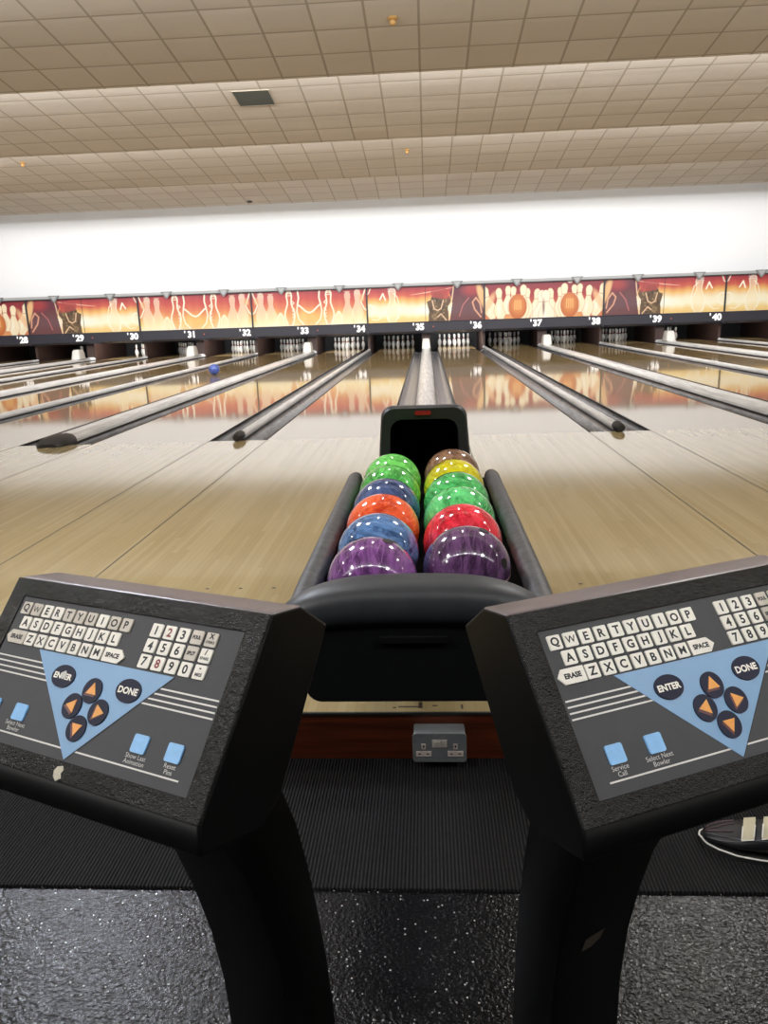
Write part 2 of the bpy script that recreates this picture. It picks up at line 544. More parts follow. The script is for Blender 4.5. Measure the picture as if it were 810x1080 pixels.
W_ = dict(zip(range(27, 43), 'twenty-seven twenty-eight twenty-nine thirty thirty-one thirty-two thirty-three thirty-four thirty-five thirty-six thirty-seven thirty-eight thirty-nine forty forty-one forty-two'.split()))
def names_of(k):
    return 35+2*k, 36+2*k
for k in KS:
    a, b = names_of(k); xc = 3.4*k
    t = empty('lane_divider', (xc, YF, 0), 'wide silver ball return divider with gutters between lanes %s and %s' % (W_[a], W_[b]) if a > 27 and b < 42 else ('wide silver divider with gutters at the far %s' % ('left' if k < 0 else 'right')), 'divider', 'wide lane dividers')
    for s in (-1, 1):
        g = obj('gutter', gutter_bm(*sorted((s*(WH-.008), s*.125))), [M['gutter'], M['white_ball_track']], t, smooth=True, autos=40)
        g.location = (0, -YF, 0)
    bm = bmesh.new()
    h = .075
    pr = [(-.122, -.1), (-.122, .02), (-.112, .045), (-.085, .066), (-.04, .076), (.04, .076), (.085, .066), (.112, .045), (.122, .02), (.122, -.1)]
    prism(bm, pr, 'y', YF+.12, YM+.24)
    c = obj('divider_cap', bm, M['cap'], t, smooth=True, autos=40); c.location = (0, -YF, 0)
    bm = bmesh.new()
    rings = []
    for y, w, hh in ((YF-.14, .085, .03), (YF-.10, .125, .06), (YF+.0, .135, .082), (YF+.16, .132, .086), (YF+.18, .13, .084)):
        rings.append([(p[0]/.122*w, y, .0005 + max(0, p[1])/.076*hh) for p in pr])
    loft(bm, rings)
    c = obj('end_cap', bm, M['cap_end'], t, smooth=True, autos=40); c.location = (0, -YF, 0)

for k in KS[1:]:
    a = 34+2*k; xc = 3.4*k-1.7
    t = empty('lane_divider', (xc, YF, 0), 'narrow divider with round silver tube and gutters between lanes %s and %s' % (W_[a], W_[a+1]), 'divider', 'narrow lane dividers')
    for s in (-1, 1):
        g = obj('gutter', gutter_bm(*sorted((s*(NH-.008), s*.03))), [M['gutter'], M['white_ball_track']], t, smooth=True, autos=40)
        g.location = (0, -YF, 0)
    bm = bmesh.new()
    tube(bm, [(0, YF+.1, .022), (0, YM+.24, .022)], .042, 14)
    box(bm, -.028, .028, YF+.02, YM+.24, -.1, .0)
    c = obj('divider_tube', bm, M['cap'], t, smooth=True, autos=40); c.location = (0, -YF, 0)
    bm = bmesh.new()
    tube(bm, [(0, YF-.06, .034), (0, YF-.045, .036), (0, YF+.10, .036), (0, YF+.12, .034)], [.026, .035, .047, .046], 14)
    for v in bm.verts:
        v.co.z = max(v.co.z, .0005)
    c = obj('end_cap', bm, M['cap_end'], t, smooth=True, autos=40); c.location = (0, -YF, 0)

# kickback partitions in the pit
for k in KS:
    xc = 3.4*k; a, b = names_of(k)
    bm = bmesh.new(); box(bm, xc-.125, xc+.125, YM+.25, YM+.40, -.13, 1.6)
    box(bm, xc-.035, xc+.035, YM+.40, 26.15, -.13, 1.6)
    tag(obj('kickback_partition', bm, M['kick']), ('dark brown partition beside the pins between lanes %s and %s' % (W_[a], W_[b])) if 27 < a and b < 42 else ('dark brown pit partition at the far %s' % ('left' if k < 0 else 'right')), 'partition', 'pit partitions')
    if k == KS[0]: continue
    xc -= 1.7; a -= 1
    bm = bmesh.new(); box(bm, xc-.035, xc+.035, YM+.25, 26.15, -.13, 1.6)
    tag(obj('kickback_partition', bm, M['kick']), 'narrow brown partition beside the pins between lanes %s and %s' % (W_[a], W_[a+1]), 'partition', 'pit partitions')

# white covers on the dividers
for k in KS:
    if k < -4 or k > 2: continue
    a, b = names_of(k)
    rings = []
    for z, w, d0, d1 in ((.0765, .125, 22.3, 22.75), (.30, .10, 22.36, 22.72), (.345, .085, 22.40, 22.68)):
        rings.append([(3.4*k + x, y, z) for x, y in rrect(-w, w, d0, d1, .03, 3)])
    bm = bmesh.new(); loft(bm, rings)
    tag(obj('ball_lift_cover', bm, M['box_white'], smooth=True, autos=35), 'small white tapered cover on the divider between lanes %s and %s' % (W_[a], W_[b]) if a > 27 else 'small white tapered cover at the left end, left of number 28', 'cover', 'white covers at the ends of the dividers')

# ------------------------------------------------------------ masking artwork (vertex-coloured sheet)
PINP = [(0, .068), (.06, .08), (.18, .128), (.3, .157), (.42, .14), (.52, .1), (.62, .066), (.68, .06), (.78, .07), (.86, .083), (.93, .072), (.98, .04), (1, 0)]
GW, GH = 272, 80
gx = (np.arange(GW)+.0)/(GW-1)*3.4; gy = (np.arange(GH)+.0)/(GH-1)
UX, UY = np.meshgrid(gx, gy)
class Art:
    def __init__(s): s.c = np.zeros((GH, GW, 3))
    def blend(s, a, col):
        a = np.clip(a, 0, 1)[..., None]; s.c = s.c*(1-a) + np.array(srgb(*col))*a
    def grad(s, stops, wob=.0):
        yy = UY + wob*np.sin(UX*7)*.03 + wob*.02*np.sin(UX*23+1)
        P_ = [p for p, _ in stops]
        for i in range(3):
            s.c[..., i] = np.interp(yy, P_, [srgb(*c)[i] for _, c in stops])
    def poly(s, pts, col, a=1., soft=.012):
        ins = np.zeros_like(UX, bool); n = len(pts); dist = np.full_like(UX, 9.)
        for i in range(n):
            (x1, y1), (x2, y2) = pts[i], pts[(i+1) % n]
            cond = ((y1 > UY) != (y2 > UY))
            xi = (x2-x1)*(UY-y1)/((y2-y1) if abs(y2-y1) > 1e-9 else 1e-9) + x1
            ins ^= cond & (UX < xi)
        s.blend(ins*a, col)
    def seg(s, x1, y1, x2, y2):
        dx, dy = x2-x1, y2-y1; L = dx*dx+dy*dy+1e-12
        t = np.clip(((UX-x1)*dx + (UY-y1)*dy)/L, 0, 1)
        return np.hypot(UX-x1-t*dx, UY-y1-t*dy)
    def stroke(s, pts, w, col, a=1.):
        d = np.full_like(UX, 9.)
        for p, q in zip(pts, pts[1:]): d = np.minimum(d, s.seg(*p, *q))
        s.blend(np.clip((w-d)/.012+.5, 0, 1)*a, col)
    def ell(s, x, y, rx, ry, col, a=1., soft=.08, rot=0):
        c, n = math.cos(rot), math.sin(rot)
        X_ = (UX-x)*c + (UY-y)*n; Y_ = -(UX-x)*n + (UY-y)*c
        d = np.sqrt((X_/rx)**2 + (Y_/ry)**2)
        s.blend(np.clip((1-d)/soft, 0, 1)*a, col)
    def pinpts(s, x, y, h, rot=0, w=1.):
        L = [(-r*w, t) for t, r in PINP] + [(r*w, t) for t, r in PINP[::-1]]
        c, n = math.cos(rot), math.sin(rot)
        return [(x + h*(px*c - py*n), y + h*(px*n + py*c)) for px, py in L]
    def pin(s, x, y, h, rot=0, col=(250, 232, 190), edge=(196, 110, 60), w=1.1):
        p = s.pinpts(x, y, h, rot, w); s.poly(p, col)
        s.stroke(p+[p[0]], .006, edge, .7)
        c, n = math.cos(rot), math.sin(rot)
        s.ell(x - h*.35*n - h*.04, y+h*.35*c, h*.07, h*.26, (255, 250, 232), .8, .9, rot)
        q = (x - h*.68*n, y + h*.68*c)
        s.stroke([(q[0]-h*.06*c, q[1]-h*.06*n), (q[0]+h*.06*c, q[1]+h*.06*n)], .008, (190, 60, 40), .8)
    def mirror(s): s.c = s.c[:, ::-1].copy(); return s

def art_outline():
    a = Art()
    a.grad([(0, (255, 246, 205)), (.16, (250, 222, 140)), (.32, (238, 178, 90)), (.5, (226, 120, 62)), (.72, (206, 62, 44)), (.88, (186, 34, 44)), (1, (150, 24, 44))], 1)
    a.ell(1.7, .1, .75, .45, (250, 176, 50), .75, .9)
    W = (255, 244, 214)
    for sg in (-1, 1):
        f = lambda d: 1.7 + sg*d
        for d, yy, h, al in ((1.42, -.02, 1.0, .55), (1.13, -.05, .98, .5)):      # pale filled pins
            p = a.pinpts(f(d), yy, h, 0, 1.15); a.poly(p, (255, 240, 200), al)
        a.ell(f(.86), .2, .11, .2, (255, 236, 190), .75, .2); a.stroke([(f(.86)-.1, .0), (f(.86)-.1, .25), (f(.86), .38), (f(.86)+.1, .25), (f(.86)+.1, .0)], .012, W, .9)
        # outlined pin with inner marks
        p = a.pinpts(f(.58), 0, .98, 0, .95); a.poly(p, (228, 120, 50), .35); a.stroke(p+[p[0]], .02, W)
        for yy in (.24, .42, .6): a.stroke([(f(.50), yy), (f(.44), yy+.05), (f(.50), yy+.1)], .014, W, .9)
        for yy in (.86, .92, .98): a.stroke([(f(.52), yy), (f(.66), yy)], .012, W, .85)
        # heart shaped body of the centre figure
        a.stroke([(f(.32), 1.0), (f(.30), .78), (f(.34), .6), (f(.28), .56), (f(.1), .40), (f(0), .36)], .022, W)
        a.stroke([(f(.34), .6), (f(.37), .4), (f(.32), .18), (f(.18), .03)], .018, W)
        a.stroke([(f(1.66), .98), (f(1.6), .8), (f(1.52), .62), (f(1.62), .42), (f(1.7), .36)], .02, W, .9)
        a.ell(f(1.55), .72, .09, .13, (240, 190, 120), .6, .3)
        for yy in (.86, .94): a.stroke([(f(1.36), yy), (f(1.5), yy)], .014, (236, 200, 190), .8)
        for yy in (.84, .92): a.stroke([(f(1.05), yy), (f(1.2), yy)], .012, (236, 180, 160), .7)
    return a

def art_balls():
    a = Art()
    a.grad([(0, (236, 160, 80)), (.35, (214, 96, 50)), (.65, (170, 34, 44)), (1, (138, 18, 44))], .5)
    for sg in (-1, 1):
        f = lambda d: 1.7 + sg*d
        a.poly([(f(1.7), 0), (f(1.7), .9), (f(1.5), .55), (f(1.35), .2), (f(1.3), 0)], (226, 120, 60), .9)
        for d, yy, h, r in ((1.45, .0, .95, -.28), (1.22, -.05, .92, -.08), (.28, -.08, .9, .12), (.47, .0, .84, .0), (1.02, .12, .8, 0), (.60, -.02, .96, .02), (.88, .08, .82, .02)):
            a.pin(f(d), yy, h, r*sg*1.0, w=1.25)
        a.pin(f(.10), -.25, 1.02, .05*sg, (252, 236, 205), w=1.5)
        a.ell(f(.74), .33, .27, .36, (205, 104, 24), 1, .06)
        a.ell(f(.74), .36, .24, .32, (230, 140, 44), .9, .6)
        for t in (-.09, -.03, .03, .09): a.stroke([(f(.74+t), .25), (f(.74+t*.9), .5)], .013, (250, 196, 110), .8)
        a.ell(f(1.56), .45, .12, .42, (246, 190, 130), .8, .5, .5*sg)
        a.ell(f(.74), .98, .08, .05, (250, 236, 220), .9, .3)
    a.ell(1.7, .3, .05, .3, (110, 40, 20), .8, .7)
    return a

def art_streak():
    a = Art()
    a.grad([(0, (250, 206, 120)), (.1, (250, 214, 120)), (.26, (255, 246, 210)), (.42, (252, 240, 200)), (.6, (242, 184, 80)), (.74, (214, 84, 50)), (.88, (184, 36, 44)), (1, (154, 24, 46))], .6)
    a.ell(1.35, .32, .9, .2, (255, 252, 240), .9, .8)
    for i in range(9):
        x = .9 + i*.09; a.stroke([(x, .93-.015*i), (x+.5, .84-.01*i)], .006, (250, 200, 170), .7)
    # left: dark purple swirl
    a.poly([(0, 0), (0, 1), (.85, 1), (1.0, .8), (.92, .5), (1.0, 0)], (96, 34, 58), .95)
    a.ell(.35, .85, .4, .25, (184, 44, 44), .8, .7)
    a.ell(.05, .62, .13, .5, (244, 190, 120), .95, .4, -.35)
    a.stroke([(.1, .08), (.28, .3), (.34, .5), (.24, .62), (.12, .45), (.08, .2)], .02, (240, 170, 130), .9)
    a.stroke([(.45, .62), (.62, .42), (.72, .12)], .016, (206, 110, 110), .8)
    # brown stone figure with cape
    a.poly([(1.02, 0), (1.05, .4), (.95, .55), (1.0, .7), (1.15, .62), (1.2, .8), (1.45, .8), (1.5, .62), (1.66, .55), (1.6, .3), (1.62, 0)], (104, 78, 48))
    a.poly([(1.0, .6), (1.1, .9), (1.4, .97), (1.55, .82), (1.5, .66), (1.2, .62)], (178, 50, 48), .8)
    rr = random.Random(3)
    for i in range(40):
        a.ell(1.08+rr.random()*.48, .05+rr.random()*.6, .02+.04*rr.random(), .02+.05*rr.random(), (156, 128, 84) if i % 2 else (66, 48, 34), .8, .5)
    for q in ([(1.18, .58), (1.25, .35), (1.35, .3), (1.45, .35), (1.5, .58)], [(1.1, .02), (1.25, .2), (1.35, .12)], [(.88, .98), (.93, .6), (1.0, .4), (1.02, .0)]):
        a.stroke(q, .016, (250, 206, 160), .9)
    # right: pale outlined pins
    W = (255, 248, 220)
    for x, h, al in ((2.66, 1.0, .5), (3.0, .9, .0)):
        p = a.pinpts(x, -.02, h, 0, 1.2)
        if al: a.poly(p, (255, 236, 190), al); a.stroke(p+[p[0]], .012, W, .8)
    a.stroke([(2.5, .1), (2.44, .4), (2.52, .72), (2.62, .82)], .014, W, .8)
    for yy in (.88, .94, .99): a.stroke([(2.58, yy), (2.78, yy)], .013, (236, 205, 205), .9)
    a.stroke([(2.86, .64), (2.93, .82), (3.02, .66)], .02, W)
    a.stroke([(2.8, .05), (2.84, .35), (2.95, .2), (3.1, .08), (3.25, .1)], .014, W, .8)
    a.stroke([(3.4, .5), (3.28, .52), (3.2, .42), (3.22, .26), (3.34, .2), (3.4, .22)], .018, W, .9)
    a.stroke([(3.28, 1.0), (3.34, .85), (3.4, .8)], .016, W, .8)
    return a

def art_mesh(name, art):
    me = bpy.data.meshes.new(name)
    co = np.stack([UX.ravel()-1.7, np.zeros(UX.size), UY.ravel()], 1)
    idx = np.arange(GW*GH).reshape(GH, GW)
    q = np.stack([idx[:-1, :-1], idx[:-1, 1:], idx[1:, 1:], idx[1:, :-1]], -1).reshape(-1, 4)
    me.from_pydata(co.tolist(), [], q.tolist())
    ca = me.color_attributes.new('print', 'FLOAT_COLOR', 'POINT')
    g = art.c.mean(axis=2, keepdims=True); ac = (g*.16 + art.c*.84)*.80
    c = np.concatenate([ac.reshape(-1, 3), np.ones((GW*GH, 1))], 1).astype(np.float32)
    ca.data.foreach_set('color', c.ravel())
    me.materials.append(M['art'])
    return me
t = NT('printed_artwork')
at = t.n('ShaderNodeAttribute', attribute_name='print')
t.set(Base_Color=at.outputs['Color'], Roughness=.35, Emission_Color=at.outputs['Color'], Emission_Strength=.06)  # faint glow added to the print, which is no lamp
M['art'] = t.m
A_out = art_mesh('artwork', art_outline()); A_ball = art_mesh('artwork', art_balls())
A_st = art_mesh('artwork', art_streak()); A_stm = art_mesh('artwork', art_streak().mirror())
ART = {-4: (A_ball, 'orange balls among cream pins'), -3: (A_st, 'brown figure at its left'), -2: (A_out, 'white outlined pins'),
       -1: (A_out, 'white outlined pins'), 0: (A_stm, 'brown figure at its right'), 1: (A_ball, 'orange balls among cream pins'),
       2: (A_st, 'brown figure at its left'), 3: (A_stm, 'a white streak')}
for k in KS:
    a, b = names_of(k); xc = 3.4*k
    mesh, desc = ART[k]
    t = empty('pinsetter_mask', (xc, YM, .48), 'printed mask with %s, over %s' % (desc, ('numbers %d and %d' % (a, b)) if 27 < a < 41 else ('number 28 at the left edge' if a == 27 else 'the right end lanes past number 40')), 'mask', 'printed masks over the pins')
    o = bpy.data.objects.new('artwork', mesh); link(o, t); o.location = (0, 0, .33)
    bm = bmesh.new(); box(bm, -1.695, 1.695, .003, .06, .32, 1.33)
    obj('backing_board', bm, M['mask_edge'], t)
    bm = bmesh.new()
    prism(bm, [(-.01, .33), (.08, .33), (.10, .0), (.03, .0), (-.03, .06), (-.03, .30)], 'x', -1.695, 1.695)
    for xx in (-1.69, 1.69):
        box(bm, xx-.01, xx+.01, -.034, .06, .0, 1.33, 1)
    if k in (-3, 0, 2, 3): box(bm, -.006, .006, -.003, .0, .33, 1.33, 1)
    obj('fascia', bm, [M['mask_navy'], M['mask_edge']], t)
    for j, n in enumerate((a, b)):
        if n in (41, 42, 27): continue
        bm = bmesh.new(); xn = -.17 + 1.67*j
        add_text(bm, str(n), .25, lambda u, v: (xn+u, -.032, .185+v), bold=.012)
        add_text(bm, "'", .2, lambda u, v: (xn-.19+u, -.032, .26+v), bold=.01)
        tag(obj('lane_number', bm, M['white_num'], t), 'white number %d' % n)
    if k in (-3, -2, -1, 0, 2):
        bm = bmesh.new(); lathe(bm, [(-.045, 0), (-.044, .018), (-.03, .022)], (.22, 0, .18), 10, axis='y')
        obj('sensor_eye', bm, M['orange_dot'], t)

t = empty('masking_rail', (-1.7, YM, 1.81), 'long pale grey rail with small triangular brackets along the top of the printed panels', 'rail')
bm = bmesh.new(); box(bm, X0+1.7, X1+1.7, -.06, .04, .005, .085)
obj('rail_bar', bm, M['rail_white'], t, bevel=.01)
bm = bmesh.new(); box(bm, X0+1.7, X1+1.7, -.065, -.058, -.02, .005)
obj('rail_lip', bm, M['mask_edge'], t)
for k in KS:
    for dx in (-.85+.07, .85+.07):
        bm = bmesh.new(); xx = 3.4*k + dx + 1.7
        prism(bm, [(xx-.17, .10), (xx+.17, .10), (xx+.02, -.10), (xx-.02, -.10)], 'y', -.095, -.066)
        prism(bm, [(xx-.10, .075), (xx+.10, .075), (xx+.01, -.05), (xx-.01, -.05)], 'y', -.099, -.095, 1)
        obj('rail_bracket', bm, [M['rail_shade'], M['rail_white']], t)

# ------------------------------------------------------------ pins
bm = bmesh.new()
prof3 = [(0, .0), (0, .026), (.008, .0285), (.03, .036), (.06, .048), (.09, .0565), (.115, .0603), (.14, .058), (.17, .049), (.20, .037), (.225, .0275), (.25, .0235), (.28, .026), (.31, .030), (.34, .0323), (.36, .028), (.374, .016), (.381, 0)]
lathe(bm, prof3, n=14)
for f in bm.faces:
    z = f.calc_center_median().z
    if .23 < z < .245 or .265 < z < .28: f.material_index = 1
pin0 = bpy.data.meshes.new('bowling_pin'); bmesh.ops.recalc_face_normals(bm, faces=bm.faces); bm.to_mesh(pin0); bm.free()
pin0.materials.append(M['pin']); pin0.materials.append(M['pin_red'])
for p in pin0.polygons: p.use_smooth = True
RK = {1: (0, 0, 'head pin at the front'), 2: (-.5, 1, 'left pin of the second row'), 3: (.5, 1, 'right pin of the second row'), 4: (-1, 2, 'left pin of the third row'),
      5: (0, 2, 'middle pin of the third row'), 6: (1, 2, 'right pin of the third row'), 7: (-1.5, 3, 'far left pin of the back row'), 8: (-.5, 3, 'inner left pin of the back row'),
      9: (.5, 3, 'inner right pin of the back row'), 10: (1.5, 3, 'far right pin of the back row')}
STAND = {n: list(range(1, 11)) for n in range(28, 41)}
STAND[28] = [3, 6, 10, 9]; STAND[30] = [1, 5, 3, 6, 10]; STAND[29] = [1, 2, 3, 5, 6, 9, 10]; STAND[40] = [1, 2, 4, 5, 7, 8]; STAND[41] = [7, 4]
YP = 24.85
for n, ids in STAND.items():
    for i in ids:
        dx, row, nm = RK[i]
        o = bpy.data.objects.new('bowling_pin', pin0); link(o)
        o.location = (lane_x(n) + dx*.3048, YP + row*.264, -.001)
        o.rotation_euler.z = random.random()*6
        tag(o, 'white bowling pin, %s %s' % (nm, 'under number %s' % W_[n] if n < 41 else 'in the lane after forty'), 'bowling pin', 'pins standing in the lane %s' % ('numbered %d' % n if n < 41 else 'after 40'))

# ------------------------------------------------------------ balls
def ball(loc, m, label, group, holes=(), rot=(0, 0, 0), r=.108):
    o = empty('bowling_ball', (loc[0], loc[1], loc[2]-r), label, 'bowling ball', group)
    bm = bmesh.new(); bmesh.ops.create_uvsphere(bm, u_segments=48, v_segments=24, radius=r)
    s = obj('ball_shell', bm, m, o, smooth=True); s.location = (0, 0, r); s.rotation_euler = rot
    for h in holes:
        d = Vector(h).normalized()
        bm = bmesh.new()
        lathe(bm, [(-.01, .0), (-.01, .0125), (.0009, .0125), (.0009, .0)], n=18)
        ho = obj('finger_hole', bm, M['hole'], o)
        q = Vector((0, 0, 1)).rotation_difference(d)
        ho.location = Vector((0, 0, r)) + d*(r-.0003); ho.rotation_mode = 'QUATERNION'; ho.rotation_quaternion = q
    return o
G = 'bowling balls in two rows on the ball return'
green = (srgb(26, 128, 46), srgb(96, 196, 92)); green2 = (srgb(30, 140, 60), srgb(84, 190, 110))
purple = (srgb(46, 22, 52), srgb(112, 66, 118)); blue = (srgb(28, 46, 78), srgb(70, 104, 148))
LB = [('purple', (srgb(60, 26, 70), srgb(122, 74, 134)), 'purple marbled bowling ball at the front of the left row'),
      ('blue', (srgb(26, 48, 86), srgb(84, 122, 170)), 'blue streaked bowling ball second from the front, behind the left purple one'),
      ('orange', (srgb(190, 30, 16), srgb(240, 92, 50)), 'orange red marbled bowling ball in the left row'),
      ('navy', (srgb(24, 34, 66), srgb(66, 86, 130)), 'navy blue marbled bowling ball between the orange and green ones in the left row'),
      ('green', (srgb(24, 120, 44), srgb(92, 190, 88)), 'green bowling ball in the left row, just behind the navy one'),
      ('lime', (srgb(34, 150, 48), srgb(110, 206, 96)), 'green bowling ball at the rear end of the left row, nearest the hood')]
RB = [('plum', (srgb(34, 18, 40), srgb(92, 60, 98)), 'dark purple streaked bowling ball at the front of the right row'),
      ('red', (srgb(170, 10, 26), srgb(232, 48, 66)), 'crimson red bowling ball behind the right purple one'),
      ('green', (srgb(24, 132, 58), srgb(92, 200, 116)), 'green streaked bowling ball just behind the red one'),
      ('green', (srgb(22, 122, 50), srgb(84, 190, 104)), 'green streaked bowling ball in front of the yellow one'),
      ('yellow', (srgb(170, 150, 0), srgb(214, 200, 24)), 'yellow bowling ball in front of the brown one'),
      ('brown', (srgb(84, 54, 40), srgb(140, 104, 80)), 'brown bowling ball at the rear of the right row under the hood')]
LY = [1.715, 1.939, 2.165, 2.383, 2.603, 2.825]; RY = [1.811, 2.037, 2.255, 2.477, 2.698, 2.918]
ZB = .45
for i, (n, (a, b), lab) in enumerate(LB):
    h = [(-.25, .06, .96), (.42, -.1, .9), (.12, -.75, .63)] if i == 0 else []
    if i == 0: h = [(-.30, .25, .93), (.36, -.02, .93), (.45, .2, .87)]
    ball((-.115, LY[i]+.012, ZB), mat_ball('ball_%s' % n, a, b, 5, .5, (i*.7, i*1.3, .2)), lab, G, h, (i*.4, i*.9, i*1.7))
for i, (n, (a, b), lab) in enumerate(RB):
    h = [(.80, -.52, .30), (.40, -.02, .92)] if i == 0 else []
    ball((.112, RY[i], ZB), mat_ball('ball_%s' % n, a, b, 5, .5, (i*1.1+.5, i*.6, .9)), lab, G, h, (i*.8+.3, i*.5, i*1.1))
ball((-4.2, 15.3, .107), mat_ball('ball_rolling', srgb(24, 46, 110), srgb(50, 80, 160)), 'small blue bowling ball rolling down the lane numbered 33', None)

# ------------------------------------------------------------ ball return
T = empty('ball_return', (0, 2.6, 0), 'black ball return rack with curved front bumper and rounded hood on the approach', 'ball return')
def rt_(name, bm, m, **kw):
    o = obj(name, bm, m, T, **kw); o.location = (0, -2.6, 0); return o
# base pedestal
bm = bmesh.new()
loft(bm, [[(x, y, z) for x, y in rrect(-w, w, a, b, .06, 4)] for z, w, a, b in ((0, .17, 2.15, 3.3), (.02, .17, 2.15, 3.3), (.27, .14, 2.0, 3.2), (.30, .18, 1.9, 3.25))])
rt_('base', bm, M['black_plastic'], smooth=True, autos=40)
# cradle that carries the balls
bm = bmesh.new()
pr = [(-.25, .31), (.25, .31), (.262, .40), (.215, .405), (.165, .37), (.112, .343-.004), (.055, .365), (.0, .415), (-.055, .365), (-.112, .343-.004), (-.165, .37), (-.215, .405), (-.262, .40)]
pr = [(-.25, .30), (.25, .30), (.262, .40), (.232, .402), (.2, .372), (.165, .350), (.112, .3415), (.06, .350), (.03, .372), (0, .396), (-.03, .372), (-.06, .350), (-.115, .3415), (-.165, .350), (-.2, .372), (-.232, .402), (-.262, .40)]
prism(bm, pr, 'y', 1.585, 3.12)
rt_('cradle', bm, M['matte_black'], smooth=True, autos=50)
# side rails
for s in (-1, 1):
    bm = bmesh.new()
    pts = [(s*.273, 1.555, .428), (s*.270, 1.75, .436), (s*.267, 2.3, .441), (s*.264, 2.93, .443), (s*.264, 2.965, .443), (s*.264, 2.978, .443)]
    tube(bm, pts, [.027, .029, .029, .029, .024, .012], 16)
    rt_('side_rail', bm, M['rail_grey'], smooth=True, autos=60)
# front bumper: swept oval with tapering ends, arched
bm = bmesh.new(); rings = []
N = 28
for i in range(N+1):
    u = -1 + 2*i/N; e = max(0., 1-abs(u)**3.2)
    x = -.016 + u*.303; k = e**.5
    hy, hz = .012+.058*k, .008+.044*k
    cy = 1.525 + .02*(1-u*u); cz = .335 + .055*(1-u*u)**.9
    cz = .427 + .046*(1-abs(u)**3.6)
    rings.append([(x, cy + hy*math.copysign(abs(math.cos(a))**.8, math.cos(a)), cz + hz*math.copysign(abs(math.sin(a))**.8, math.sin(a))) for a in [2*PI*j/18 for j in range(18)]])
loft(bm, rings)
rt_('front_bumper', bm, M['hood_plastic'], smooth=True)
# hanging front panel
bm = bmesh.new()
o2 = rrect(-.249, .214, .262, .455, .034, 5)
A = [bm.verts.new((x, 1.488, z)) for x, z in o2]; B = [bm.verts.new((x*.98, 1.60, z+.004)) for x, z in o2]
n = len(o2)
bm.faces.new(A); bm.faces.new(B[::-1])
for i in range(n): bm.faces.new((A[i], A[(i+1) % n], B[(i+1) % n], B[i]))
p = rt_('front_panel', bm, M['black_plastic'], bevel=.006, seg=2)
bm = bmesh.new(); box(bm, -.086, .057, 1.480, 1.4885, .402, .415)  # raised black bar, the notch's shade put into its colour
nt = obj('notch_shade', bm, M['matte_black'], p)
# hood
HY = 3.09
def hood_outline(g, zt=.703, zb=.24, wt=.172, wb=.188):
    r = .05
    out = []
    for i in range(7):
        t_ = PI/2*i/6; out.append((wt-r+g + r*math.cos(t_), zt-r+g + r*math.sin(t_)))
    for i in range(7):
        t_ = PI/2+PI/2*i/6; out.append((-wt+r-g + r*math.cos(t_), zt-r+g + r*math.sin(t_)))
    out += [(-wb-g, .45), (-wb-g, zb), (wb+g, zb), (wb+g, .45)]
    return [(x+.006, z) for x, z in out]
def open_outline(s=1.):
    out = []
    r = .05; w = .137; zt = .652
    for i in range(7):
        t_ = PI/2*i/6; out.append((w-r + r*math.cos(t_), zt-r + r*math.sin(t_)))
    for i in range(7):
        t_ = PI/2+PI/2*i/6; out.append((-w+r + r*math.cos(t_), zt-r + r*math.sin(t_)))
    out += [(-w-.004, .45), (-w-.01, .30), (w+.01, .30), (w+.004, .45)]
    return [(x*s+.006, z) for x, z in out]
bm = bmesh.new()
loops = [(open_outline(.93), HY+.26), (open_outline(.97), HY+.05), (open_outline(1.), HY-.002), (hood_outline(-.006), HY-.012), (hood_outline(0), HY), (hood_outline(.003, .700), HY+.05), (hood_outline(.003, .63), HY+.28), (hood_outline(-.01, .56), HY+.40), (hood_outline(-.03, .46), HY+.50)]
V = [[bm.verts.new((x, y, z)) for x, z in L_] for L_, y in loops]
n = len(V[0])
for q, (a, b) in enumerate(zip(V, V[1:])):
    for i in range(n):
        f = bm.faces.new((a[i], a[(i+1) % n], b[(i+1) % n], b[i])); f.material_index = 1 if q < 2 else 0
bm.faces.new(V[0]).material_index = 1
bm.faces.new(V[-1][::-1])
p = rt_('hood', bm, [M['hood_plastic'], M['matte_black']], smooth=True, autos=50)
bm = bmesh.new(); prism(bm, rrect(-.03, .035, .670, .687, .007, 3), 'y', HY-.0145, HY-.008)
tag(obj('warning_label', bm, M['red_label'], p), 'small red label above the hood opening')

# ------------------------------------------------------------ scoring consoles
U = .0185; TL = math.radians(48.3)
cT, sT = math.cos(TL), math.sin(TL)
BASE = Vector((.155, .21, -.88))
def pp(a, b, off=0.):
    return (a*U - BASE.x, b*U*cT - off*sT - BASE.y, b*U*sT + off*cT - BASE.z)
def plate(bm, outline, o0, o1, mi=0, mtop=None):
    A = [bm.verts.new(pp(x, y, o0)) for x, y in outline]; B = [bm.verts.new(pp(x, y, o1)) for x, y in outline]
    n = len(outline)
    for i in range(n): bm.faces.new((A[i], A[(i+1) % n], B[(i+1) % n], B[i])).material_index = mi
    bm.faces.new(A[::-1]).material_index = mi
    bm.faces.new(B).material_index = mi if mtop is None else mtop
def ctext(bm, s, x, y, size, off, mi=1, fit=None, bold=0., sx=1.):
    add_text(bm, s, size*U, lambda u, v: pp(x+u/U, y+v/U, off), mi, bold*U, fit*U if fit else None, sx)

